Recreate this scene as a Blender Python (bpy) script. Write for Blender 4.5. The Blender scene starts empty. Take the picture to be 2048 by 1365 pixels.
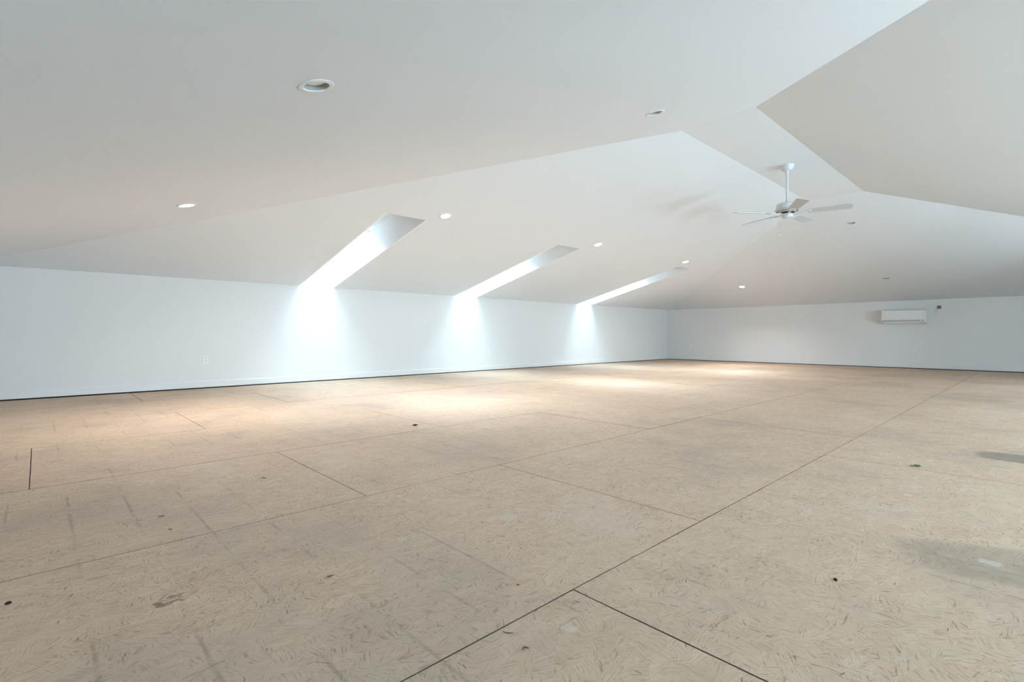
import bpy, bmesh, math, random
from mathutils import Vector, Matrix
from mathutils.geometry import tessellate_polygon

S = bpy.context.scene
COL = S.collection
R = math.radians

# ------------------------------------------------------------------ room sizes (metres)
XL, XR, YN, YB = -8.174, 3.647, -0.584, 14.385       # inner faces of the four walls
ZE, ZF = 1.5415, 2.894                               # eave height, flat ceiling height
X1, X2, Y1, Y2 = -2.629, -1.880, 4.904, 8.922        # flat strip of the ceiling
KL = (ZF - ZE) / (X1 - XL); KN = (ZF - ZE) / (Y1 - YN)
KB = (ZF - ZE) / (YB - Y2); KR = (ZF - ZE) / (XR - X2)

# ------------------------------------------------------------------ camera
cd = bpy.data.cameras.new('camera'); cam = bpy.data.objects.new('camera', cd); COL.objects.link(cam)
cam.location = (0, 0, 0.7506)
cam.rotation_euler = (R(90), 0, R(46.751))
cd.sensor_fit = 'HORIZONTAL'; cd.sensor_width = 36.0
cd.lens = 1008.25 / 2048 * 36.0
cd.shift_y = -(682.5 - 671.09) / 2048
cd.clip_start = 0.02; cd.clip_end = 200
S.camera = cam

# ------------------------------------------------------------------ sky, exposure
W = bpy.data.worlds.new('world'); S.world = W; W.use_nodes = True
bg = W.node_tree.nodes['Background']
bg.inputs[0].default_value = (0.62, 0.815, 1.0, 1)     # even, bright overcast
bg.inputs[1].default_value = 56.0
S.view_settings.view_transform = 'Standard'; S.view_settings.look = 'None'
S.view_settings.gamma = 1.0; S.view_settings.use_curve_mapping = False
S.view_settings.exposure = 1.66
S.cycles.max_bounces = 6; S.cycles.diffuse_bounces = 4; S.cycles.glossy_bounces = 3
S.cycles.transparent_max_bounces = 8
S.cycles.use_denoising = True
S.cycles.use_adaptive_sampling = True; S.cycles.adaptive_threshold = 0.05
S.cycles.sample_clamp_indirect = 0
S.cycles.caustics_reflective = False; S.cycles.caustics_refractive = False

# sun behind thin cloud, low over the left eave: reaches the floor through the skylights only
SUN_EL, SUN_AZ = R(23), R(6)
sl_ = bpy.data.lights.new('sun', 'SUN'); sl_.energy = 85.0; sl_.angle = R(38); sl_.color = (0.68, 0.84, 1.0)
sun = bpy.data.objects.new('sun', sl_); COL.objects.link(sun)
sun.rotation_euler = Vector((math.cos(SUN_EL) * math.cos(SUN_AZ), math.cos(SUN_EL) * math.sin(SUN_AZ), -math.sin(SUN_EL))).to_track_quat('-Z', 'Y').to_euler()
sun.location = (-20, 4, 14)

LAMP_W = 9.0

# ------------------------------------------------------------------ materials
def new_mat(name):
    m = bpy.data.materials.new(name); m.use_nodes = True
    nt = m.node_tree; return m, nt, nt.nodes['Principled BSDF']

def paint(name, col, rough=0.6, spec=0.3, bump=0.0, scale=900.0, metal=0.0):
    m, nt, b = new_mat(name)
    b.inputs['Base Color'].default_value = (*col, 1); b.inputs['Roughness'].default_value = rough
    b.inputs['Specular IOR Level'].default_value = spec; b.inputs['Metallic'].default_value = metal
    tc = nt.nodes.new('ShaderNodeTexCoord')
    n = nt.nodes.new('ShaderNodeTexNoise'); n.inputs['Scale'].default_value = scale; n.inputs['Detail'].default_value = 2
    nt.links.new(tc.outputs['Object'], n.inputs['Vector'])
    mx = nt.nodes.new('ShaderNodeMix'); mx.data_type = 'RGBA'
    mx.inputs[6].default_value = (*[c * 0.975 for c in col], 1); mx.inputs[7].default_value = (*[min(1, c * 1.02) for c in col], 1)
    nt.links.new(n.outputs['Fac'], mx.inputs[0]); nt.links.new(mx.outputs[2], b.inputs['Base Color'])
    if bump:
        bp = nt.nodes.new('ShaderNodeBump'); bp.inputs['Strength'].default_value = bump; bp.inputs['Distance'].default_value = 0.002
        nt.links.new(n.outputs['Fac'], bp.inputs['Height']); nt.links.new(bp.outputs[0], b.inputs['Normal'])
    return m

M = {}
M['wall'] = paint('wall_paint', (0.775, 0.775, 0.768), 0.75, 0.15, 0.12, 160)
M['ceil'] = paint('ceiling_paint', (0.800, 0.826, 0.858), 0.85, 0.1, 0.10, 160)
M['well'] = paint('well_lining_paint', (0.91, 0.92, 0.93), 0.8, 0.1)  # paler than the ceiling paint, to brighten the wells by bounced light
M['trimw'] = paint('trim_paint', (0.77, 0.775, 0.775), 0.45, 0.35)
M['plastic'] = paint('white_plastic', (0.82, 0.82, 0.81), 0.35, 0.4)
M['gloss'] = paint('glossy_white_plastic', (0.80, 0.80, 0.79), 0.10, 0.5)
M['fan'] = paint('white_enamel', (0.68, 0.685, 0.69), 0.4, 0.4)
M['blade'] = paint('white_blade_laminate', (0.57, 0.575, 0.575), 0.5, 0.3)
M['baffle'] = paint('grey_baffle', (0.40, 0.40, 0.395), 0.6, 0.2)
M['lensoff'] = paint('frosted_lens', (0.90, 0.90, 0.90), 0.3, 0.4)
M['dark'] = paint('dark_slot', (0.035, 0.034, 0.033), 0.6, 0.2)
M['grey'] = paint('grey_plastic', (0.42, 0.42, 0.42), 0.5, 0.3)
M['handset'] = paint('mid_grey_plastic', (0.26, 0.26, 0.26), 0.5, 0.3)
M['lcd'] = paint('dark_display', (0.09, 0.095, 0.095), 0.25, 0.5)
M['metal'] = paint('brushed_metal', (0.62, 0.62, 0.60), 0.35, 0.5, metal=1.0)
M['subfloor'] = paint('dark_joist_gap', (0.045, 0.035, 0.026), 0.9, 0.1)
M['green'] = paint('green_scrap', (0.075, 0.150, 0.065), 0.5, 0.3, scale=120)
M['fibre'] = paint('dark_fibres', (0.045, 0.036, 0.026), 0.8, 0.1)
M['nug'] = paint('dark_brown_crumb', (0.026, 0.017, 0.009), 0.6, 0.3, scale=300)
M['splint'] = paint('brown_splinter', (0.075, 0.055, 0.034), 0.8, 0.1)
M['red'] = paint('reddish_chip', (0.26, 0.105, 0.05), 0.7, 0.2)

m, nt, b = new_mat('lit_lens'); M['lenson'] = m
b.inputs['Base Color'].default_value = (0.9, 0.9, 0.88, 1)
b.inputs['Emission Color'].default_value = (1.0, 0.95, 0.87, 1); b.inputs['Emission Strength'].default_value = 14.0

# thin panes: straight transmission with a Fresnel mirror on top; the roof glass is tinted
for nm, tint in (('glass', (0.95, 0.98, 0.97, 1)), ('roofglass', (0.43, 0.445, 0.44, 1))):
    m = bpy.data.materials.new(nm); m.use_nodes = True; nt = m.node_tree; nt.nodes.clear(); M[nm] = m
    o = nt.nodes.new('ShaderNodeOutputMaterial'); mx = nt.nodes.new('ShaderNodeMixShader'); fr = nt.nodes.new('ShaderNodeFresnel')
    t = nt.nodes.new('ShaderNodeBsdfTransparent'); g = nt.nodes.new('ShaderNodeBsdfGlossy')
    fr.inputs['IOR'].default_value = 1.3; t.inputs[0].default_value = tint; g.inputs['Roughness'].default_value = 0.02
    nt.links.new(fr.outputs[0], mx.inputs[0]); nt.links.new(t.outputs[0], mx.inputs[1]); nt.links.new(g.outputs[0], mx.inputs[2]); nt.links.new(mx.outputs[0], o.inputs[0])


def osb_material():
    """Oriented strand board: flat wood strands of random direction, dark fibre flecks, dust, scuff lines, stains and darker patches."""
    m, nt, b = new_mat('oriented_strand_board')
    L = nt.links.new
    def N(t, **kw):
        n = nt.nodes.new(t)
        for k, v in kw.items(): setattr(n, k, v)
        return n
    def V(op, a, b_=None, c=None):
        n = N('ShaderNodeVectorMath', operation=op)
        for i, x in enumerate((a, b_, c)):
            if x is None: continue
            if isinstance(x, (tuple, list)): n.inputs[i].default_value = x
            elif isinstance(x, (int, float)): n.inputs['Scale'].default_value = x
            else: L(x, n.inputs[i])
        return n.outputs[0]
    def F(op, a, b_=None, c=None, clamp=False):
        n = N('ShaderNodeMath', operation=op); n.use_clamp = clamp
        for i, x in enumerate((a, b_, c)):
            if x is None: continue
            if isinstance(x, (int, float)): n.inputs[i].default_value = x
            else: L(x, n.inputs[i])
        return n.outputs[0]
    def sstep(x, lo, hi):
        n = N('ShaderNodeMapRange', interpolation_type='SMOOTHSTEP')
        L(x, n.inputs[0]); n.inputs[1].default_value = lo; n.inputs[2].default_value = hi
        return n.outputs[0]
    def mix(fac, a, c, blend='MIX'):
        n = N('ShaderNodeMix', data_type='RGBA', blend_type=blend)
        if isinstance(fac, (int, float)): n.inputs[0].default_value = fac
        else: L(fac, n.inputs[0])
        for i, x in ((6, a), (7, c)):
            if isinstance(x, tuple): n.inputs[i].default_value = (*x, 1)
            else: L(x, n.inputs[i])
        return n.outputs[2]
    def noise(vec, scale, detail=2.0, rough=0.5):
        n = N('ShaderNodeTexNoise'); L(vec, n.inputs['Vector'])
        n.inputs['Scale'].default_value = scale; n.inputs['Detail'].default_value = detail; n.inputs['Roughness'].default_value = rough
        return n.outputs['Fac']
    tc = N('ShaderNodeTexCoord'); oi = N('ShaderNodeObjectInfo'); geo = N('ShaderNodeNewGeometry')
    wp = geo.outputs['Position']
    rnd = N('ShaderNodeCombineXYZ'); r17 = F('MULTIPLY', oi.outputs['Random'], 37.0); r29 = F('MULTIPLY', oi.outputs['Random'], 91.0)
    L(r17, rnd.inputs[0]); L(r29, rnd.inputs[1])
    P = V('MULTIPLY', V('ADD', tc.outputs['Object'], rnd.outputs[0]), (1, 1, 0))

    def strands(offset, scale, bias, freq):
        """cells, each with its own grain direction -> cell value 0..1, streak 0..1"""
        p = V('ADD', P, offset)
        v = N('ShaderNodeTexVoronoi', voronoi_dimensions='2D', feature='F1'); L(V('MULTIPLY', p, (1.6, 0.75, 0)), v.inputs['Vector']); v.inputs['Scale'].default_value = scale
        sep = N('ShaderNodeSeparateColor'); L(v.outputs['Color'], sep.inputs[0])
        ang = F('MULTIPLY', F('SUBTRACT', sep.outputs[0], 0.5), bias)
        rot = N('ShaderNodeVectorRotate', rotation_type='Z_AXIS'); L(p, rot.inputs['Vector']); L(ang, rot.inputs['Angle'])
        q = V('ADD', rot.outputs[0], V('SCALE', v.outputs['Color'], 9.0))
        n = N('ShaderNodeTexNoise', noise_dimensions='2D'); L(V('MULTIPLY', q, freq), n.inputs['Vector'])
        n.inputs['Scale'].default_value = 1.0; n.inputs['Detail'].default_value = 1.5; n.inputs['Roughness'].default_value = 0.55
        return sep.outputs[1], n.outputs['Fac']
    c1, t1 = strands((0, 0, 0), 21.0, 3.4, (185, 16, 1))
    c2, t2 = strands((3.7, 1.9, 0), 30.0, 6.2, (260, 22, 1))

    light = (0.655, 0.492, 0.362); midc = (0.570, 0.412, 0.294); deep = (0.400, 0.285, 0.190)
    base = mix(F('ADD', F('MULTIPLY', c1, 0.55), F('MULTIPLY', c2, 0.45)), midc, light)
    grain = t1
    big = noise(P, 4.5, 3, 0.6)                     # patches within a board
    base = mix(F('MULTIPLY', sstep(t1, 0.46, 0.70), 0.45), base, deep)
    base = mix(F('MULTIPLY', sstep(big, 0.52, 0.72), 0.40), base, (0.520, 0.350, 0.240))
    # fine dark and pale fibres
    clump = sstep(big, 0.34, 0.62)
    fl = F('MULTIPLY', F('MAXIMUM', sstep(t1, 0.655, 0.75), sstep(t2, 0.64, 0.74)), clump)
    base = mix(F('MULTIPLY', fl, 0.60), base, (0.130, 0.092, 0.062))
    base = mix(F('MULTIPLY', F('SUBTRACT', 1.0, sstep(t2, 0.27, 0.36)), 0.40), base, (0.74, 0.62, 0.50))
    # single dark slivers
    sl = N('ShaderNodeTexVoronoi', voronoi_dimensions='2D', feature='F1'); sl.inputs['Scale'].default_value = 7.0
    L(P, sl.inputs['Vector']); ssep = N('ShaderNodeSeparateColor'); L(sl.outputs['Color'], ssep.inputs[0])
    d = V('SUBTRACT', P, sl.outputs['Position'])
    rot = N('ShaderNodeVectorRotate', rotation_type='Z_AXIS'); L(d, rot.inputs['Vector']); L(F('MULTIPLY', ssep.outputs[0], 6.28), rot.inputs['Angle'])
    dd = N('ShaderNodeVectorMath', operation='LENGTH'); L(V('MULTIPLY', rot.outputs[0], (480, 75, 0)), dd.inputs[0])
    sliv = F('MULTIPLY', F('SUBTRACT', 1.0, sstep(dd.outputs['Value'], 0.5, 1.0)), F('GREATER_THAN', ssep.outputs[1], 0.5))
    base = mix(F('MULTIPLY', sliv, 0.70), base, (0.085, 0.058, 0.038))

    # ---- wear and patches that lie on the room's floor, across the boards (world position)
    sx = N('ShaderNodeSeparateXYZ'); L(wp, sx.inputs[0]); X, Y = sx.outputs[0], sx.outputs[1]
    # grey grime, walked in
    gn = noise(wp, 0.85, 4, 0.62)
    base = mix(F('MULTIPLY', sstep(gn, 0.46, 0.70), 0.45), base, (0.310, 0.265, 0.220))
    base = mix(F('MULTIPLY', sstep(F('SUBTRACT', 1.0, gn), 0.54, 0.70), 0.28), base, (0.68, 0.59, 0.50))
    # scuffed lines over the joists
    mid_ = noise(wp, 3.0, 3, 0.7)
    fr_ = F('FRACT', F('DIVIDE', F('ADD', Y, 9.894), 0.194))
    dist = F('MULTIPLY', F('ABSOLUTE', F('SUBTRACT', fr_, 0.5)), 0.194)
    line = F('SUBTRACT', 1.0, sstep(F('ADD', dist, F('MULTIPLY', F('SUBTRACT', mid_, 0.5), 0.014)), 0.002, 0.010))
    lm = F('MULTIPLY', sstep(mid_, 0.42, 0.60), sstep(gn, 0.44, 0.60))
    base = mix(F('MULTIPLY', F('MULTIPLY', line, lm), 0.40), base, (0.15, 0.122, 0.098))
    # pale plaster splashes
    vs = N('ShaderNodeTexVoronoi', voronoi_dimensions='2D', feature='F1'); vs.inputs['Scale'].default_value = 2.6
    wobv = N('ShaderNodeTexNoise'); L(wp, wobv.inputs['Vector']); wobv.inputs['Scale'].default_value = 30
    L(V('ADD', wp, V('SCALE', V('SUBTRACT', wobv.outputs['Color'], (0.5, 0.5, 0.5)), 0.05)), vs.inputs['Vector'])
    vsep = N('ShaderNodeSeparateColor'); L(vs.outputs['Color'], vsep.inputs[0])
    splash = F('MULTIPLY', F('SUBTRACT', 1.0, sstep(vs.outputs['Distance'], 0.02, 0.07)), F('GREATER_THAN', vsep.outputs[0], 0.74))
    splash = F('MULTIPLY', splash, sstep(X, -2.6, -0.9))
    base = mix(F('MULTIPLY', splash, 0.55), base, (0.64, 0.60, 0.53))
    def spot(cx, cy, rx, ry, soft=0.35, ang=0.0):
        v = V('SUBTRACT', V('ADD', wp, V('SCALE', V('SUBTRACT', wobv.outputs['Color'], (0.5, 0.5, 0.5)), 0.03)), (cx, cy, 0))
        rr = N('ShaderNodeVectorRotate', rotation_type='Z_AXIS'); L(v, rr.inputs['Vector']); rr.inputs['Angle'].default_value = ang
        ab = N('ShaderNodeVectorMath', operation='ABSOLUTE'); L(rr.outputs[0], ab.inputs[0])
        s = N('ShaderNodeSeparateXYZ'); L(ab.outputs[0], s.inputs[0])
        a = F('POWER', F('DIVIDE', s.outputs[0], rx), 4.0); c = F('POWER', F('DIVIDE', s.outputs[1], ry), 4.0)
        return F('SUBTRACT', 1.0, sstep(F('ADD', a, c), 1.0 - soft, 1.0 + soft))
    # two darker grey patches at the right, the burn mark near the camera, a pale patch
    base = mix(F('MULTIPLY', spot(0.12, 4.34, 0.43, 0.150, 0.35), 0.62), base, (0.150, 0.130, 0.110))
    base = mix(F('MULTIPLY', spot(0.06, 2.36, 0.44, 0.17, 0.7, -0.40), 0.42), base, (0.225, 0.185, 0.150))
    base = mix(F('MULTIPLY', F('MULTIPLY', spot(-1.70, 0.27, 0.030, 0.045, 0.8), sstep(wobv.outputs['Fac'], 0.48, 0.62)), 0.7), base, (0.10, 0.065, 0.035))
    base = mix(F('MULTIPLY', spot(-1.527, 1.42, 0.035, 0.035, 0.5), 0.45), base, (0.62, 0.54, 0.45))
    base = mix(F('MULTIPLY', spot(-0.133, 2.286, 0.028, 0.02, 0.6), 0.5), base, (0.62, 0.60, 0.54))

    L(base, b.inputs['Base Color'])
    rgh = N('ShaderNodeMapRange'); L(grain, rgh.inputs[0]); rgh.inputs[3].default_value = 0.52; rgh.inputs[4].default_value = 0.74
    L(rgh.outputs[0], b.inputs['Roughness']); b.inputs['Specular IOR Level'].default_value = 0.30
    return m
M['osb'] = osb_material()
M['osb_edge'] = paint('board_edge', (0.20, 0.145, 0.095), 0.9, 0.1)

# ------------------------------------------------------------------ helpers
def link(name, me, mat, parent=None):
    o = bpy.data.objects.new(name, me); COL.objects.link(o)
    if mat is not None and not me.materials: me.materials.append(M[mat] if isinstance(mat, str) else mat)
    if parent: o.parent = parent
    return o

def tag(o, label=None, cat=None, group=None, kind=None):
    if label: o['label'] = label
    if cat: o['category'] = cat
    if group: o['group'] = group
    if kind: o['kind'] = kind
    return o

def empty(name, loc=(0, 0, 0), rot=(0, 0, 0)):
    o = bpy.data.objects.new(name, None); COL.objects.link(o)
    o.location = loc; o.rotation_euler = rot; o.empty_display_size = 0.1
    return o

class MB:
    def __init__(s): s.bm = bmesh.new()
    def box(s, x0, x1, y0, y1, z0, z1, mi=0):
        v = [s.bm.verts.new((x, y, z)) for x in (x0, x1) for y in (y0, y1) for z in (z0, z1)]
        for f in ((0, 1, 3, 2), (4, 6, 7, 5), (0, 4, 5, 1), (2, 3, 7, 6), (0, 2, 6, 4), (1, 5, 7, 3)):
            s.bm.faces.new([v[i] for i in f]).material_index = mi
        return s
    def prism(s, loops, ext):
        """planar outer loop (+ hole loops) of 3D points, extruded by vector ext"""
        loops = [[Vector(p) for p in l] for l in loops]; ext = Vector(ext)
        flat = [p for l in loops for p in l]
        tris = tessellate_polygon(loops)
        a = [s.bm.verts.new(p) for p in flat]; c = [s.bm.verts.new(p + ext) for p in flat]
        for t in tris:
            try: s.bm.faces.new([a[i] for i in t]); s.bm.faces.new([c[i] for i in reversed(t)])
            except ValueError: pass
        k = 0
        for l in loops:
            n = len(l)
            for i in range(n):
                j = (i + 1) % n
                s.bm.faces.new((a[k + i], a[k + j], c[k + j], c[k + i]))
            k += n
        return s
    def lathe(s, prof, seg=40, axis='Z', off=(0, 0, 0), close=False):
        off = Vector(off); rings = []
        for r, z in prof:
            ring = []
            for i in range(seg):
                t = 2 * math.pi * i / seg
                p = Vector((r * math.cos(t), r * math.sin(t), z)) if axis == 'Z' else Vector((r * math.cos(t), z, r * math.sin(t)))
                ring.append(s.bm.verts.new(p + off))
            rings.append(ring)
        pr = list(zip(rings, rings[1:])) + ([(rings[-1], rings[0])] if close else [])
        for a, c in pr:
            for i in range(seg):
                j = (i + 1) % seg
                s.bm.faces.new((a[i], a[j], c[j], c[i]))
        if not close:
            for ring in (rings[0], rings[-1]):
                s.bm.faces.new(ring)
        return s
    def tube(s, pts, rad, seg=8):
        pts = [Vector(p) for p in pts]; rings = []
        for i, p in enumerate(pts):
            d = (pts[min(i + 1, len(pts) - 1)] - pts[max(i - 1, 0)]).normalized()
            u = d.orthogonal().normalized(); w = d.cross(u)
            r = rad[i] if isinstance(rad, (list, tuple)) else rad
            rings.append([s.bm.verts.new(p + (u * math.cos(2 * math.pi * k / seg) + w * math.sin(2 * math.pi * k / seg)) * r) for k in range(seg)])
        # align successive rings (orthogonal() may flip)
        for a, c in zip(rings, rings[1:]):
            best = min(range(seg), key=lambda q: sum((a[k].co - c[(k + q) % seg].co).length for k in range(seg)))
            c[:] = c[best:] + c[:best]
            for k in range(seg):
                j = (k + 1) % seg
                s.bm.faces.new((a[k], a[j], c[j], c[k]))
        s.bm.faces.new(rings[0]); s.bm.faces.new(rings[-1])
        return s
    def blob(s, r, loc, scale=(1, 1, 1), rnd=0.0, seed=0, sub=2):
        g = random.Random(seed)
        res = bmesh.ops.create_icosphere(s.bm, subdivisions=sub, radius=r)
        for v in res['verts']:
            v.co = Vector((v.co.x * scale[0], v.co.y * scale[1], v.co.z * scale[2])) * (1 + g.uniform(-rnd, rnd)) + Vector(loc)
        return s
    def xform(s, mat):
        bmesh.ops.transform(s.bm, matrix=mat, verts=s.bm.verts); return s
    def mesh(s, name, smooth=False):
        bmesh.ops.recalc_face_normals(s.bm, faces=s.bm.faces)
        me = bpy.data.meshes.new(name); s.bm.to_mesh(me); s.bm.free()
        if smooth:
            for p in me.polygons: p.use_smooth = True
            try: me.set_sharp_from_angle(angle=R(40))
            except Exception: pass
        return me
    def obj(s, name, mat, parent=None, smooth=False, bevel=0.0, seg=2):
        o = link(name, s.mesh(name, smooth), mat, parent)
        if bevel:
            b = o.modifiers.new('edge', 'BEVEL'); b.width = bevel; b.segments = seg; b.limit_method = 'ANGLE'
        return o

def copy_tree(o, parent=None):
    c = o.copy(); COL.objects.link(c); c.parent = parent
    for ch in list(o.children): copy_tree(ch, c)
    return c

def zL(x): return ZE + KL * (x - XL)
def zN(y): return ZE + KN * (y - YN)
def zB(y): return ZE + KB * (YB - y)
def zR(x): return ZE + KR * (XR - x)

# ------------------------------------------------------------------ skylight wells: y0, y1 (left slope; their mirrored copies on the right slope are added fill)
SKY = [(3.042, 3.590), (6.118, 6.662), (9.960, 10.512)]
XS = -5.420                       # upper end of the opening in the ceiling
XW = -6.900                       # upper end of the roof window
ZT = 1.985                        # top of the knee wall inside the well
XM = (X1 + X2) / 2                # ridge axis
TP = 0.02                         # thickness of the well's lining
mir = lambda x: 2 * XM - x
XRm = XR

# ------------------------------------------------------------------ recessed lights: (slope, x, y, lit)
LAMPS = [('N', -2.348, 0.951, False), ('N', -5.339, 0.980, True), ('N', -2.252, 3.761, False),
         ('L', -5.219, 3.755, True), ('L', -5.172, 6.846, True), ('L', -5.156, 9.796, True),
         ('B', -5.197, 12.718, True), ('B', -2.266, 9.946, False), ('B', -2.299, 12.804, False)]
CAN_R = 0.064
ZOF = {'L': lambda x, y: zL(x), 'N': lambda x, y: zN(y), 'B': lambda x, y: zB(y), 'R': lambda x, y: zR(x)}
NRM = {'L': Vector((KL, 0, -1)).normalized(), 'N': Vector((0, KN, -1)).normalized(),
       'B': Vector((0, -KB, -1)).normalized(), 'R': Vector((-KR, 0, -1)).normalized()}   # pointing down into the room

def frame_of(sl, x, y):
    n = NRM[sl]; p = Vector((x, y, ZOF[sl](x, y)))
    zax = n; xax = Vector((0, 1, 0)) if sl in 'LR' else Vector((1, 0, 0))
    xax = (xax - zax * xax.dot(zax)).normalized(); yax = zax.cross(xax)
    m = Matrix((xax, yax, zax)).transposed().to_4x4(); m.translation = p
    return m

def hole(sl, x, y, n=32):
    m = frame_of(sl, x, y)
    return [m @ Vector((CAN_R * math.cos(2 * math.pi * i / n), CAN_R * math.sin(2 * math.pi * i / n), 0)) for i in range(n)]

# ------------------------------------------------------------------ ceiling
ceiling = tag(empty('ceiling'), 'white hipped drywall ceiling with a narrow flat top', kind='structure')
UP = (0, 0, 0.10)
holes = {k: [hole(s, x, y) for s, x, y, _ in LAMPS if s == k] for k in 'LNBR'}
def notched(xe, xs, zf, rev):
    pts = []
    for y0, y1 in SKY:
        for p in ((xe, y0 - TP), (xs, y0 - TP), (xs, y1 + TP), (xe, y1 + TP)):
            pts.append((p[0], p[1], zf(p[0])))
    return pts
left = [(XL, YN, ZE)] + notched(XL, XS, zL, False) + [(XL, YB, ZE), (X1, Y2, ZF), (X1, Y1, ZF)]
MB().prism([left] + holes['L'], UP).obj('ceiling_slope', 'ceil', ceiling)
xsr = mir(XS)
right = [(XR, YN, ZE)] + notched(XR, xsr, zR, False) + [(XR, YB, ZE), (X2, Y2, ZF), (X2, Y1, ZF)]
MB().prism([right] + holes['R'], UP).obj('ceiling_slope', 'ceil', ceiling)
MB().prism([[(XL, YN, ZE), (XR, YN, ZE), (X2, Y1, ZF), (X1, Y1, ZF)]] + holes['N'], UP).obj('ceiling_slope', 'ceil', ceiling)
MB().prism([[(XL, YB, ZE), (XR, YB, ZE), (X2, Y2, ZF), (X1, Y2, ZF)]] + holes['B'], UP).obj('ceiling_slope', 'ceil', ceiling)
MB().prism([[(X1, Y1, ZF), (X2, Y1, ZF), (X2, Y2, ZF), (X1, Y2, ZF)]], UP).obj('ceiling_flat', 'ceil', ceiling)

# ------------------------------------------------------------------ walls
WT = 0.14; ZW = ZE + 0.16
WZ0, WZ1 = 0.60, 1.28
FILL_WIN_R = [(1.5, 2.3), (4.5, 5.2), (7.2, 7.9), (9.9, 10.5)]     # unseen fill windows added in the right wall: y ranges
WIN_F = []                             # wall behind the camera: x ranges
def side_wall(x, ext, wins=()):
    pts = [(x, YN - WT, 0.022), (x, YB + WT, 0.022), (x, YB + WT, ZE)]     # drywall held off the floor
    for y0, y1 in reversed(SKY):
        pts += [(x, y1 + TP, ZE), (x, y1 + TP, ZT), (x, y0 - TP, ZT), (x, y0 - TP, ZE)]
    pts += [(x, YN - WT, ZE)]
    hs = [[(x, a, WZ0), (x, b_, WZ0), (x, b_, WZ1), (x, a, WZ1)] for a, b_ in wins]
    return MB().prism([pts] + hs, (ext, 0, 0))
tag(side_wall(XL, -WT).obj('wall_left', 'wall'), 'long white knee wall running up into the three skylight wells', kind='structure')
tag(side_wall(XR, WT, FILL_WIN_R).obj('wall_right', 'wall'), 'long white knee wall on the right side of the room', kind='structure')
tag(MB().box(XL, XR, YB, YB + WT, 0.022, ZW).obj('wall_back', 'wall'), 'white knee wall at the far end with the air conditioner', kind='structure')
tag(MB().prism([[(XL, YN, 0.022), (XR, YN, 0.022), (XR, YN, ZW), (XL, YN, ZW)]] + [[(a, YN, WZ0), (b_, YN, WZ0), (b_, YN, WZ1), (a, YN, WZ1)] for a, b_ in WIN_F], (0, -WT, 0)).obj('wall_front', 'wall'), 'white knee wall behind the camera', kind='structure')
for wn, bb in (('wall_left', (XL - WT, XL - 0.012, YN - WT, YB + WT)), ('wall_right', (XR + 0.012, XR + WT, YN - WT, YB + WT)),
               ('wall_back', (XL - 0.012, XR + 0.012, YB + 0.012, YB + WT)), ('wall_front', (XL - 0.012, XR + 0.012, YN - WT, YN - 0.012))):
    MB().box(*bb, -0.030, 0.022).obj('gap_shade_strip', 'subfloor', bpy.data.objects[wn])  # dark strips below the walls, their colour standing in for the gap's shade
# eave blocking above the side walls, closing the roof edge outside the wells
for x, e in ((XL, -WT), (XR, WT)):
    ys = [YN - WT] + [v for a in SKY for v in (a[0] - TP, a[1] + TP)] + [YB + WT]
    for i in range(0, len(ys), 2):
        tag(MB().box(min(x, x + e), max(x, x + e), ys[i], ys[i + 1], ZE, ZW).obj('trim_%d' % (i // 2 + 1 + (0 if e < 0 else 4)), 'wall'),
            'roof blocking above the knee wall', kind='structure')

# baseboards, a finger's breadth above the boards
BH, BT, BG = 0.104, 0.014, 0.016
def base(name, pts, label):
    tag(MB().prism([pts[0]], pts[1]).obj(name, 'trimw'), label, kind='structure')
def prof(s, a):   # cross-section in (distance from wall, z) with a small eased top edge
    return [(0, BG), (BT, BG), (BT, BH - 0.006), (BT - 0.005, BH), (0, BH)]
base('baseboard_left', ([(XL + d, YN, z) for d, z in prof(0, 0)], (0, YB - YN, 0)), 'low white baseboard along the left wall')
base('baseboard_right', ([(XR - d, YN, z) for d, z in prof(0, 0)], (0, YB - YN, 0)), 'low white baseboard along the right wall')
base('baseboard_back', ([(XL + BT, YB - d, z) for d, z in prof(0, 0)], (XR - XL - 2 * BT, 0, 0)), 'low white baseboard along the far wall')
base('baseboard_front', ([(XL + BT, YN + d, z) for d, z in prof(0, 0)], (XR - XL - 2 * BT, 0, 0)), 'low white baseboard behind the camera')

# ------------------------------------------------------------------ floor of OSB boards
floor = tag(MB().box(XL - WT, XR + WT, YN - WT, YB + WT, -0.14, -0.022).obj('floor', 'subfloor'),
            'bare subfloor of oriented strand board sheets', kind='structure')
PW, PL, GAP = 1.2192, 2.4384, 0.0030
XR0 = -0.960
PHASE = {0: 1.15, -1: 1.95, -2: 1.118, -3: -0.03, -4: 0.98, -5: 2.05, -6: 0.87, 1: 2.35, 2: 1.05, 3: 0.3}
rg = random.Random(4)
def board_mesh(w, l, seed):
    g = random.Random(seed); J = 0.0011
    a = [(0, 0), (w, 0), (w, l), (0, l)]; pts = []
    for i in range(4):
        p, q = Vector(a[i]), Vector(a[(i + 1) % 4]); n = max(2, int((q - p).length / 0.14))
        d = (q - p).normalized(); nrm = Vector((-d.y, d.x))
        for k in range(n):
            jit = g.uniform(0, J) if k else J * 0.5
            pts.append(p + (q - p) * (k / n) + nrm * jit)
    bm = bmesh.new()
    top = [bm.verts.new((p.x, p.y, 0)) for p in pts]; bot = [bm.verts.new((p.x, p.y, -0.018)) for p in pts]
    bm.faces.new(top)
    for i in range(len(pts)):
        j = (i + 1) % len(pts)
        f = bm.faces.new((bot[i], bot[j], top[j], top[i])); f.material_index = 1
    bmesh.ops.recalc_face_normals(bm, faces=bm.faces)
    me = bpy.data.meshes.new('osb_board'); bm.to_mesh(me); bm.free()
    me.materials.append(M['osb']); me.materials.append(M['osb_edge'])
    return me
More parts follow.
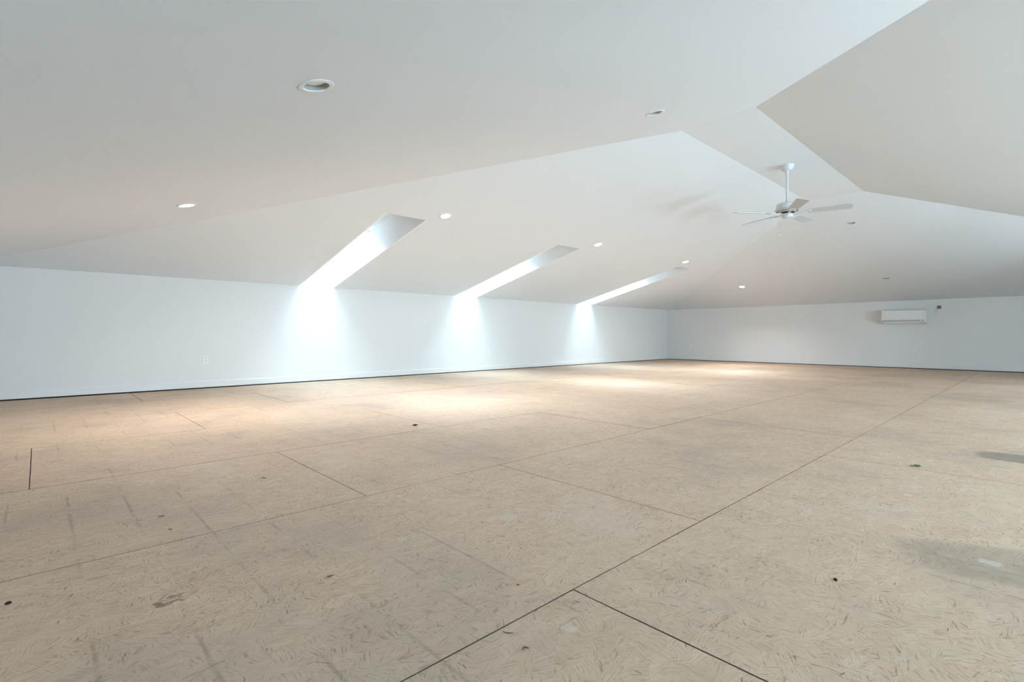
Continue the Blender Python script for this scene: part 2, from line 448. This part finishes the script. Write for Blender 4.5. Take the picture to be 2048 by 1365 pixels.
FULL = [board_mesh(PW - GAP, PL - GAP, s) for s in range(4)]
for n in range(-6, 4):
    xa = max(XL + 0.010, XR0 + n * PW); xb = min(XR - 0.010, XR0 + (n + 1) * PW)     # boards stop a finger short of the walls
    y = PHASE[n]
    while y > YN: y -= PL
    while y < YB - 0.02:
        ya, yb = max(YN + 0.010, y), min(YB - 0.010, y + PL)
        if yb - ya > 0.05:
            full = abs((xb - xa) - PW) < 1e-4 and abs((yb - ya) - PL) < 1e-4
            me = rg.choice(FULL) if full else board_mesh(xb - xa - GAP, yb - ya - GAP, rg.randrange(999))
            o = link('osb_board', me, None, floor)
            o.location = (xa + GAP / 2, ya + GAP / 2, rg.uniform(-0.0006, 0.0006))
        y += PL

# ------------------------------------------------------------------ skylights
def skylight(idx, y0, y1, rightside, label):
    root = tag(empty('window_%d' % idx), label, kind='structure')
    fx = (lambda x: mir(x)) if rightside else (lambda x: x)
    # mirrored x of the knee wall differs by a hair from the true wall: use the wall itself
    xe = XR if rightside else XL
    zc = (lambda x: zR(x)) if rightside else (lambda x: zL(x))
    xs, xw = fx(XS), fx(XW)
    zs = zc(xs); zw = ZT + KL * abs(xw - xe); zr = ZT + KL * abs(xs - xe)
    sgn = -1 if rightside else 1
    prof_ = lambda yy: [(xe, yy, ZE), (xs, yy, zs), (xs, yy, zr), (xe, yy, ZT)]
    MB().prism([prof_(y0)], (0, -TP, 0)).obj('well_side', 'well', root)
    MB().prism([prof_(y1)], (0, TP, 0)).obj('well_side', 'well', root)
    MB().prism([[(xs, y0 - TP, zr), (xw, y0 - TP, zw), (xw, y0 - TP, zw + 0.06), (xs, y0 - TP, zr + 0.06)]], (0, y1 - y0 + 2 * TP, 0)).obj('well_top', 'well', root)
    MB().prism([[(xs, y0 - TP, zs), (xs, y0 - TP, zr), (xs + sgn * 0.03, y0 - TP, zr), (xs + sgn * 0.03, y0 - TP, zs + 0.03)]], (0, y1 - y0 + 2 * TP, 0)).obj('well_end', 'well', root)
    # window frame lying in the roof plane
    th = math.atan(KL)
    mm = Matrix.Translation(((xe + xw) / 2, (y0 + y1) / 2, (ZT + zw) / 2)) @ Matrix.Rotation(-th if not rightside else th, 4, 'Y')
    hl = abs(xw - xe) / 2 / math.cos(th); hw = (y1 - y0) / 2; o_, i_ = 0.05, 0.022
    f = MB()
    f.box(-hl - o_, -hl + i_, -hw - o_, hw + o_, 0.0, 0.07); f.box(hl - i_, hl + o_, -hw - o_, hw + o_, 0.0, 0.07)
    f.box(-hl + i_, hl - i_, -hw - o_, -hw + i_, 0.0, 0.07); f.box(-hl + i_, hl - i_, hw - i_, hw + o_, 0.0, 0.07)
    f.xform(mm).obj('frame', 'trimw', root)
    MB().box(-hl + i_ - 0.004, hl - i_ + 0.004, -hw + i_ - 0.004, hw - i_ + 0.004, 0.045, 0.051).xform(mm).obj('pane', 'roofglass', root)
    ld = bpy.data.lights.new('sky_portal', 'AREA'); ld.shape = 'RECTANGLE'; ld.size = 2 * (hl - i_); ld.size_y = 2 * (hw - i_)
    ld.cycles.is_portal = True
    lo = bpy.data.objects.new('sky_portal', ld); COL.objects.link(lo); lo.matrix_world = mm @ Matrix.Translation((0, 0, 0.065))
    lo.parent = root
NAMES = ['widest of the three deep white skylight wells, nearest the camera', 'middle one of the three white skylight wells in the left slope',
         'narrow farthest skylight well, close to the far corner']
for i, (a, c) in enumerate(SKY): skylight(i + 1, a, c, False, NAMES[i])
for i, (a, c) in enumerate(SKY): skylight(i + 4, a, c, True, 'unseen white skylight well added in the right slope as fill light')  # unseen wells added to bring more daylight in from the right

# ------------------------------------------------------------------ fill windows added unseen to brighten the room (right wall, wall behind the camera)
def fill_window(idx, w, h, mw, label):
    """local: x along the wall, -y outwards through the wall, z up, origin at the hole's lower centre on the inner face"""
    root = tag(empty('window_%d' % idx), label, kind='structure'); root.matrix_world = mw
    f = MB(); fw = 0.045
    f.box(-w / 2, w / 2, -0.11, -0.04, 0, fw); f.box(-w / 2, w / 2, -0.11, -0.04, h - fw, h)
    f.box(-w / 2, -w / 2 + fw, -0.11, -0.04, fw, h - fw); f.box(w / 2 - fw, w / 2, -0.11, -0.04, fw, h - fw)
    f.box(-0.02, 0.02, -0.10, -0.05, fw, h - fw)
    f.obj('frame', 'trimw', root)
    for a, b_ in ((-w / 2 + fw, -0.02), (0.02, w / 2 - fw)):
        MB().box(a, b_, -0.078, -0.072, fw, h - fw).obj('pane', 'glass', root)
    MB().box(-w / 2 - 0.03, w / 2 + 0.03, 0.0, 0.035, -0.025, 0.0).obj('sill', 'trimw', root)
    ld = bpy.data.lights.new('sky_portal', 'AREA'); ld.shape = 'RECTANGLE'; ld.size = w - 2 * fw; ld.size_y = h - 2 * fw
    ld.cycles.is_portal = True
    lo = bpy.data.objects.new('sky_portal', ld); COL.objects.link(lo); lo.parent = root
    lo.location = (0, -0.115, h / 2); lo.rotation_euler = (R(90), 0, 0)      # area lights shine along local -z: here towards +y
    lo.rotation_euler = (R(-90), 0, R(180))
k = 7
for a, b_ in FILL_WIN_R:
    fill_window(k, b_ - a, WZ1 - WZ0, Matrix.Translation((XR, (a + b_) / 2, WZ0)) @ Matrix.Rotation(R(90), 4, 'Z'), 'unseen double window added low in the right wall as fill light'); k += 1
for a, b_ in WIN_F:
    fill_window(k, b_ - a, WZ1 - WZ0, Matrix.Translation(((a + b_) / 2, YN, WZ0)), 'unseen double window added behind the camera as fill light'); k += 1

# ------------------------------------------------------------------ recessed lights
def make_can(lit):
    root = empty('recessed_light')
    z = 1.0   # local +z points down into the room
    MB().lathe([(0.081, 0.0), (0.081, 0.003), (0.077, 0.0048), (0.061, 0.0048), (0.0590, 0.0030), (0.0585, -0.001), (0.062, -0.001), (0.062, 0.0)],
               48, close=True).obj('trim_ring', 'plastic', root, smooth=True)
    pr = []
    for k in range(7):
        zz = -0.002 - k * 0.0042; r = 0.0585 - 0.0014 * k
        pr += [(r, zz), (r - 0.0012, zz - 0.0021)]
    pr += [(0.063, pr[-1][1]), (0.063, -0.002)]
    MB().lathe(pr, 48, close=True).obj('baffle', 'baffle' if not lit else 'plastic', root, smooth=False)
    zl = -0.0165 if not lit else -0.008
    MB().lathe([(0.0005, zl + 0.0035), (0.020, zl + 0.0032), (0.038, zl + 0.002), (0.0440, zl), (0.0480, zl - 0.003), (0.0480, zl - 0.006), (0.0005, zl - 0.006)], 40).obj(
        'lens', 'lenson' if lit else 'lensoff', root, smooth=True)
    MB().lathe([(0.0635, -0.001), (0.0635, -0.070), (0.0620, -0.070), (0.0620, -0.001)], 32, close=True).obj('can', 'metal', root)
    MB().lathe([(0.0001, -0.070), (0.0635, -0.070), (0.0635, -0.074), (0.0001, -0.074)], 32).obj('can_lid', 'metal', root)
    if lit:
        ld = bpy.data.lights.new('lamp_light', 'AREA'); ld.shape = 'DISK'; ld.size = 0.09; ld.energy = LAMP_W; ld.color = (1.0, 0.985, 0.955); ld.spread = R(150)
        lo = bpy.data.objects.new('lamp_light', ld); COL.objects.link(lo); lo.parent = root
        lo.location = (0, 0, zl + 0.0045); lo.rotation_euler = (R(180), 0, 0)
    return root
LL = ['large unlit recessed light nearest the camera, grey baffle showing', 'lit recessed light in the near slope, leftmost of the glowing ones',
      'unlit recessed light below the ceiling peak, seen very flat', 'lit recessed light beside the top of the widest skylight well',
      'lit recessed light beside the top of the middle skylight well', 'lit recessed light just above the narrow farthest skylight well',
      'lit recessed light in the far slope, right of the corner', 'unlit recessed light to the lower right of the ceiling fan',
      'small unlit recessed light above the air conditioner']
protos = {}
for (sl, x, y, lit), lab in zip(LAMPS, LL):
    if lit not in protos: o = protos[lit] = make_can(lit)
    else: o = copy_tree(protos[lit])
    o.matrix_world = frame_of(sl, x, y)
    tag(o, lab, 'light', 'recessed ceiling lights')

# ------------------------------------------------------------------ ceiling fan
FX, FY, ZB_ = XM, 6.885, 2.290
fan = tag(empty('ceiling_fan', (FX, FY, ZF)), 'white five-blade ceiling fan hanging on a long rod', 'fan')
dz = lambda z: z - ZF
MB().lathe([(0.0005, 0), (0.083, 0), (0.083, -0.006), (0.076, -0.020), (0.066, -0.045), (0.058, -0.058), (0.034, -0.072), (0.0005, -0.075)], 40).obj('canopy', 'fan', fan, smooth=True)
MB().lathe([(0.022, -0.070), (0.024, -0.078), (0.020, -0.086), (0.0005, -0.086), (0.0005, -0.070)], 24).obj('collar', 'fan', fan, smooth=True)
MB().lathe([(0.0130, -0.075), (0.0130, dz(2.42)), (0.0003, dz(2.42)), (0.0003, -0.075)], 20).obj('rod', 'fan', fan, smooth=True)
motor = MB().lathe([(0.0005, dz(2.432)), (0.030, dz(2.432)), (0.036, dz(2.424)), (0.080, dz(2.418)), (0.112, dz(2.408)), (0.124, dz(2.390)), (0.126, dz(2.345)),
                    (0.142, dz(2.338)), (0.144, dz(2.330)), (0.136, dz(2.325)), (0.095, dz(2.300)), (0.0005, dz(2.300))], 48).obj('motor_housing', 'fan', fan, smooth=True)
vn = MB()
for k in range(30):
    a = 2 * math.pi * k / 30
    q = MB(); q.box(-0.0036, 0.0036, -0.012, 0.012, -0.0012, 0.0012)
    q.xform(Matrix.Translation((0, 0, dz(2.3125))) @ Matrix.Rotation(a, 4, 'Z') @ Matrix.Translation((0, 0.1155, -0.0006)) @ Matrix.Rotation(math.atan2(0.025, 0.041), 4, 'X'))
    tmp = bpy.data.meshes.new('t'); q.bm.to_mesh(tmp); q.bm.free(); vn.bm.from_mesh(tmp); bpy.data.meshes.remove(tmp)
vn.obj('vent_slots', 'dark', motor)
MB().lathe([(0.0005, dz(2.299)), (0.088, dz(2.299)), (0.090, dz(2.294)), (0.084, dz(2.288)), (0.066, dz(2.284)), (0.0005, dz(2.284))], 40).obj('flywheel', 'dark', fan, smooth=True)
MB().lathe([(0.0005, dz(2.284)), (0.062, dz(2.284)), (0.064, dz(2.276)), (0.062, dz(2.248)), (0.052, dz(2.236)), (0.020, dz(2.230)), (0.0005, dz(2.229))], 40).obj('switch_housing', 'fan', fan, smooth=True)
def blade_mesh():
    m = MB(); r0, r1, w0, w1, t = 0.205, 0.690, 0.052, 0.068, 0.0055
    o = [(r0, -w0)] + [(r0 + (r1 - 0.03 - r0) * k / 6, -(w0 + (w1 - w0) * k / 6)) for k in range(1, 7)]
    for k in range(1, 8):
        a = -math.pi / 2 + math.pi * k / 8
        o.append((r1 - 0.03 + 0.03 * math.cos(a) ** 0.7, w1 * math.sin(a)))
    o += [(x, -y) for x, y in reversed(o[:7])]
    m.prism([[(x, y, -t / 2) for x, y in o]], (0, 0, t))
    return m
def iron_mesh():
    m = MB()
    m.tube([(0.070, 0, -0.002), (0.110, 0, -0.010), (0.150, 0, -0.012), (0.190, 0, -0.006)], [0.013, 0.009, 0.010, 0.008], 10)
    ring = [(0.232 + 0.030 * math.cos(a), 0.036 * math.sin(a), -0.0065) for a in [2 * math.pi * k / 20 for k in range(20)]]
    m.tube(ring + [ring[0]], 0.0058, 8)
    m.box(0.205, 0.262, -0.008, 0.008, -0.010, -0.003)
    m.box(0.212, 0.232, -0.034, 0.034, -0.009, -0.003)
    return m
bm_, im_ = blade_mesh().mesh('blade'), iron_mesh().mesh('blade_iron', True)
for k in range(5):
    a = R(14 + 72 * k)
    rot = Matrix.Translation((0, 0, ZB_ - ZF)) @ Matrix.Rotation(a, 4, 'Z') @ Matrix.Rotation(R(-12), 4, 'X')
    bo = link('blade', bm_, 'blade', fan); bo.matrix_local = rot
    io = link('blade_iron', im_, 'fan', bo)
pc = MB()
px, py = -0.045, -0.045
pc.tube([(px, py, dz(2.243)), (px * 1.35, py * 1.35, dz(2.238)), (px * 1.5, py * 1.5, dz(2.225)), (px * 1.5, py * 1.5, dz(2.02))], 0.0016, 6)
ch = pc.obj('pull_chain', 'metal', fan, smooth=True)
MB().lathe([(0.0005, 0.016), (0.003, 0.015), (0.0075, 0.006), (0.009, -0.003), (0.006, -0.011), (0.0005, -0.013)], 16, off=(px * 1.5, py * 1.5, dz(2.012))).obj('chain_pull', 'fan', ch, smooth=True)

# ------------------------------------------------------------------ air conditioner on the far wall
AX0, AX1, AZ0, AZ1, AD = -2.634, -1.838, 1.022, 1.322, 0.205
ac = tag(empty('air_conditioner', ((AX0 + AX1) / 2, YB, AZ0)), 'white wall-mounted split air conditioner high on the far wall', 'air conditioner')
w = (AX1 - AX0) / 2; H = AZ1 - AZ0
sec = [(0, 0), (-0.115, 0.0), (-0.165, 0.018), (-AD + 0.008, 0.052), (-AD + 0.008, H - 0.03), (-AD + 0.03, H - 0.006), (-AD + 0.05, H), (0, H)]
body = MB().prism([[(-w, y, z) for y, z in sec]], (2 * w, 0, 0)).obj('body', 'plastic', ac, bevel=0.006)
MB().box(-w + 0.004, w - 0.030, -AD - 0.004, -AD + 0.008, 0.078, H - 0.012).obj('front_panel', 'gloss', ac, bevel=0.004)
fl = MB().prism([[(-w + 0.035, y, z) for y, z in [(-0.12, -0.004), (-0.168, 0.010), (-AD + 0.004, 0.048), (-AD - 0.001, 0.044), (-0.170, 0.002), (-0.12, -0.010)]]], (2 * w - 0.135, 0, 0)).obj('air_flap', 'plastic', ac, bevel=0.0015)
MB().box(-w + 0.010, w - 0.020, -AD + 0.0055, -AD + 0.0095, 0.069, 0.0755).obj('panel_gap', 'grey', ac)
MB().box(-w + 0.030, w - 0.095, -AD + 0.006, -AD + 0.012, 0.046, 0.058).obj('outlet_gap', 'lcd', ac)
MB().box(-w + 0.027, -w + 0.032, -AD + 0.005, -AD + 0.02, 0.035, 0.062).obj('flap_end', 'grey', ac)
MB().box(w - 0.100, w - 0.094, -AD + 0.005, -AD + 0.02, 0.035, 0.062).obj('flap_end', 'grey', ac)
MB().box(w - 0.070, w - 0.040, -AD + 0.0055, -AD + 0.012, 0.050, 0.060).obj('indicator_window', 'lcd', ac)
MB().box(-0.050, 0.010, -AD - 0.0052, -AD - 0.003, 0.090, 0.0945).obj('maker_mark', 'grey', ac)
gv = MB()
for k in range(9): gv.box(-w + 0.03, w - 0.03, -AD + 0.055 + k * 0.015, -AD + 0.062 + k * 0.015, H - 0.001, H + 0.0015)
gv.obj('intake_slats', 'grey', ac)

# remote control in its wall holder
rc = tag(empty('remote_control', (-1.632, YB, 1.235)), 'grey remote control in its holder beside the air conditioner', 'remote')
MB().box(-0.040, 0.040, -0.024, 0, 0.0, 0.085).obj('holder', 'plastic', rc, bevel=0.004)
MB().box(-0.034, 0.034, -0.021, -0.004, 0.012, 0.165)  .obj('handset', 'handset', rc, bevel=0.004)
MB().box(-0.026, 0.026, -0.0225, -0.020, 0.118, 0.156).obj('display', 'lcd', rc)
for k, xx in enumerate((-0.016, 0.016)):
    MB().box(xx - 0.010, xx + 0.010, -0.0228, -0.020, 0.094, 0.106).obj('button', 'plastic', rc, bevel=0.002)

# ------------------------------------------------------------------ outlets
def make_outlet():
    r = empty('wall_outlet')
    MB().box(-0.0385, 0.0385, -0.0062, 0, -0.0600, 0.0600).obj('cover_plate', 'plastic', r, bevel=0.003)
    for s in (-1, 1):
        zc = s * 0.0205
        rec = MB().prism([[(0.0165 * (1 if abs(math.cos(t)) > .75 else abs(math.cos(t)) / .75) * (1 if math.cos(t) > 0 else -1), -0.0060, zc + 0.0145 * math.sin(t)) for t in [2 * math.pi * k / 24 + 0.13 for k in range(24)]]], (0, -0.0016, 0)).obj('receptacle', 'plastic', r)
        MB().box(-0.0078, -0.0056, -0.0081, -0.0074, zc - 0.002, zc + 0.0075).obj('slot', 'dark', rec)
        MB().box(0.0056, 0.0078, -0.0081, -0.0074, zc - 0.001, zc + 0.0075).obj('slot', 'dark', rec)
        MB().lathe([(0.0001, -0.0081), (0.0028, -0.0081), (0.0028, -0.0074), (0.0001, -0.0074)], 12, 'Y', (0, 0, zc - 0.0075)).obj('ground_hole', 'dark', rec)
    MB().lathe([(0.0001, -0.0075), (0.0030, -0.0072), (0.0034, -0.0060), (0.0001, -0.0060)], 12, 'Y').obj('screw', 'metal', r)
    return r
OUT = [((XL, 1.730, 0.408), 90, 'white wall outlet on the left wall, nearest the camera'),
       ((XL, 6.987, 0.400), 90, 'white wall outlet below the middle skylight well'),
       ((XL, 12.491, 0.420), 90, 'white wall outlet on the left wall close to the far corner'),
       ((-7.410, YB, 0.418), 0, 'white wall outlet on the far wall just right of the corner'),
       ((-2.068, YB, 0.403), 0, 'white wall outlet on the far wall below the air conditioner')]
po = None
for loc, rz, lab in OUT:
    o = po = make_outlet() if po is None else copy_tree(po)
    o.location = loc; o.rotation_euler = (0, 0, R(rz)); tag(o, lab, 'outlet', 'duplex wall outlets')

# ------------------------------------------------------------------ litter on the floor
g = random.Random(11)
cl = MB()
for k in range(16):
    a = g.uniform(0, 6.28); l = g.uniform(0.012, 0.034); h = g.uniform(0.004, 0.017)
    c, s = math.cos(a) * l, math.sin(a) * l
    cl.tube([(-c * 0.6 + g.uniform(-.006, .006), -s * 0.6, 0.0015), (g.uniform(-.006, .006), g.uniform(-.006, .006), h * 0.7), (c, s, h * 0.45 + 0.0015)], [0.0009, 0.0016, 0.0007], 5)
cl.blob(0.009, (0.004, 0, 0.005), (1.5, 1.2, 0.6), 0.25, 3)
cl.blob(0.007, (-0.012, -0.006, 0.004), (1.3, 1.0, 0.6), 0.25, 5)
o = cl.obj('fibre_clump', 'fibre'); o.location = (-3.599, 2.280, 0); tag(o, 'small dark clump of dry fibres lying at a board joint', 'debris')

sc = bmesh.new(); nx, ny = 9, 4; grid = []
for i in range(nx):
    row = []
    for j in range(ny):
        u, v = i / (nx - 1), j / (ny - 1)
        wd = 0.0085 + 0.006 * u - 0.003 * math.sin(u * 7)
        row.append(sc.verts.new(((u - 0.5) * 0.050, (v - 0.5) * 2 * wd, 0.003 + 0.0045 * math.sin(u * 5 + v * 2) ** 2 + 0.003 * u * v + g.uniform(0, .001))))
    grid.append(row)
for i in range(nx - 1):
    for j in range(ny - 1): sc.faces.new((grid[i][j], grid[i + 1][j], grid[i + 1][j + 1], grid[i][j + 1]))
me = bpy.data.meshes.new('green_scrap'); sc.to_mesh(me); sc.free()
o = link('green_scrap', me, 'green'); o.location = (-0.518, 3.650, 0); o.rotation_euler = (0, 0, R(38))
md = o.modifiers.new('thickness', 'SOLIDIFY'); md.thickness = 0.0014; md.offset = 1
tag(o, 'small curled green scrap lying on the floor at the right', 'debris')

def crumb(loc, size, label, seed, mat='nug'):
    m = MB().blob(size, (0, 0, size * 0.50), (1.25, 0.85, 0.62), 0.16, seed)
    m.blob(size * 0.55, (size * 0.8, size * 0.3, size * 0.34), (1, 1, 0.7), 0.2, seed + 7)
    o = m.obj('crumb', mat, None, True); o.location = loc; o.rotation_euler = (0, 0, seed)
    return tag(o, label, 'debris')
crumb((-0.445, 1.777, 0), 0.0062, 'dark brown crumb alone on the boards at the lower right', 2)
crumb((-1.990, -0.060, 0), 0.0058, 'dark brown crumb at the left edge of the picture', 5)

def splinter(pts, rad, loc, rz, label, mat='splint'):
    m = MB().tube(pts, rad, 6)
    o = m.obj('wood_splinter', mat, None, True); o.location = loc; o.rotation_euler = (0, 0, R(rz))
    return tag(o, label, 'splinter', 'wood splinters on the floor')
zz = 0.0017
splinter([(-.013, 0, zz), (0, .002, zz + .0006), (.013, -.001, zz)], [.0009, .0016, .0008], (-2.512, 0.373, 0), 60, 'dark splinter at the upper end of a scuff line, left foreground')
splinter([(-.010, 0, zz), (0, -.002, zz), (.009, .002, zz + .0008)], [.0009, .0015, .0008], (-2.321, 0.373, 0), 20, 'dark splinter just above the long board joint at the left')
splinter([(-.016, 0, zz), (0, .001, zz + .0006), (.015, 0, zz)], [.001, .0020, .0010], (-2.820, 0.865, 0), 40, 'thick dark splinter left of the diagonal board joint')
splinter([(-.010, 0, zz), (0, .001, zz), (.010, 0, zz + .0008)], [.0008, .0017, .0008], (-1.529, 0.662, 0), 75, 'short dark splinter in the centre-left foreground')
splinter([(-.012, .004, zz), (-.003, 0, zz), (.005, -.001, zz + .0005), (.015, .003, zz)], [.0006, .0011, .0011, .0006], (-0.932, 0.860, 0), 35, 'bent thin splinter beside the nearest board joint')
splinter([(-.007, -.004, zz), (-.006, .003, zz + .001), (0, .004, zz + .002), (.006, .002, zz + .001), (.007, .005, zz)], [.0009, .0013, .0012, .0012, .0008], (-0.854, 0.848, 0), 40, 'small dark curled shaving in the centre foreground')
splinter([(-.005, .002, zz), (0, -.001, zz + .0006), (.005, .001, zz)], [.0012, .0024, .0010], (-1.089, 1.051, 0), 50, 'tiny reddish wood chip in the centre foreground', 'red')
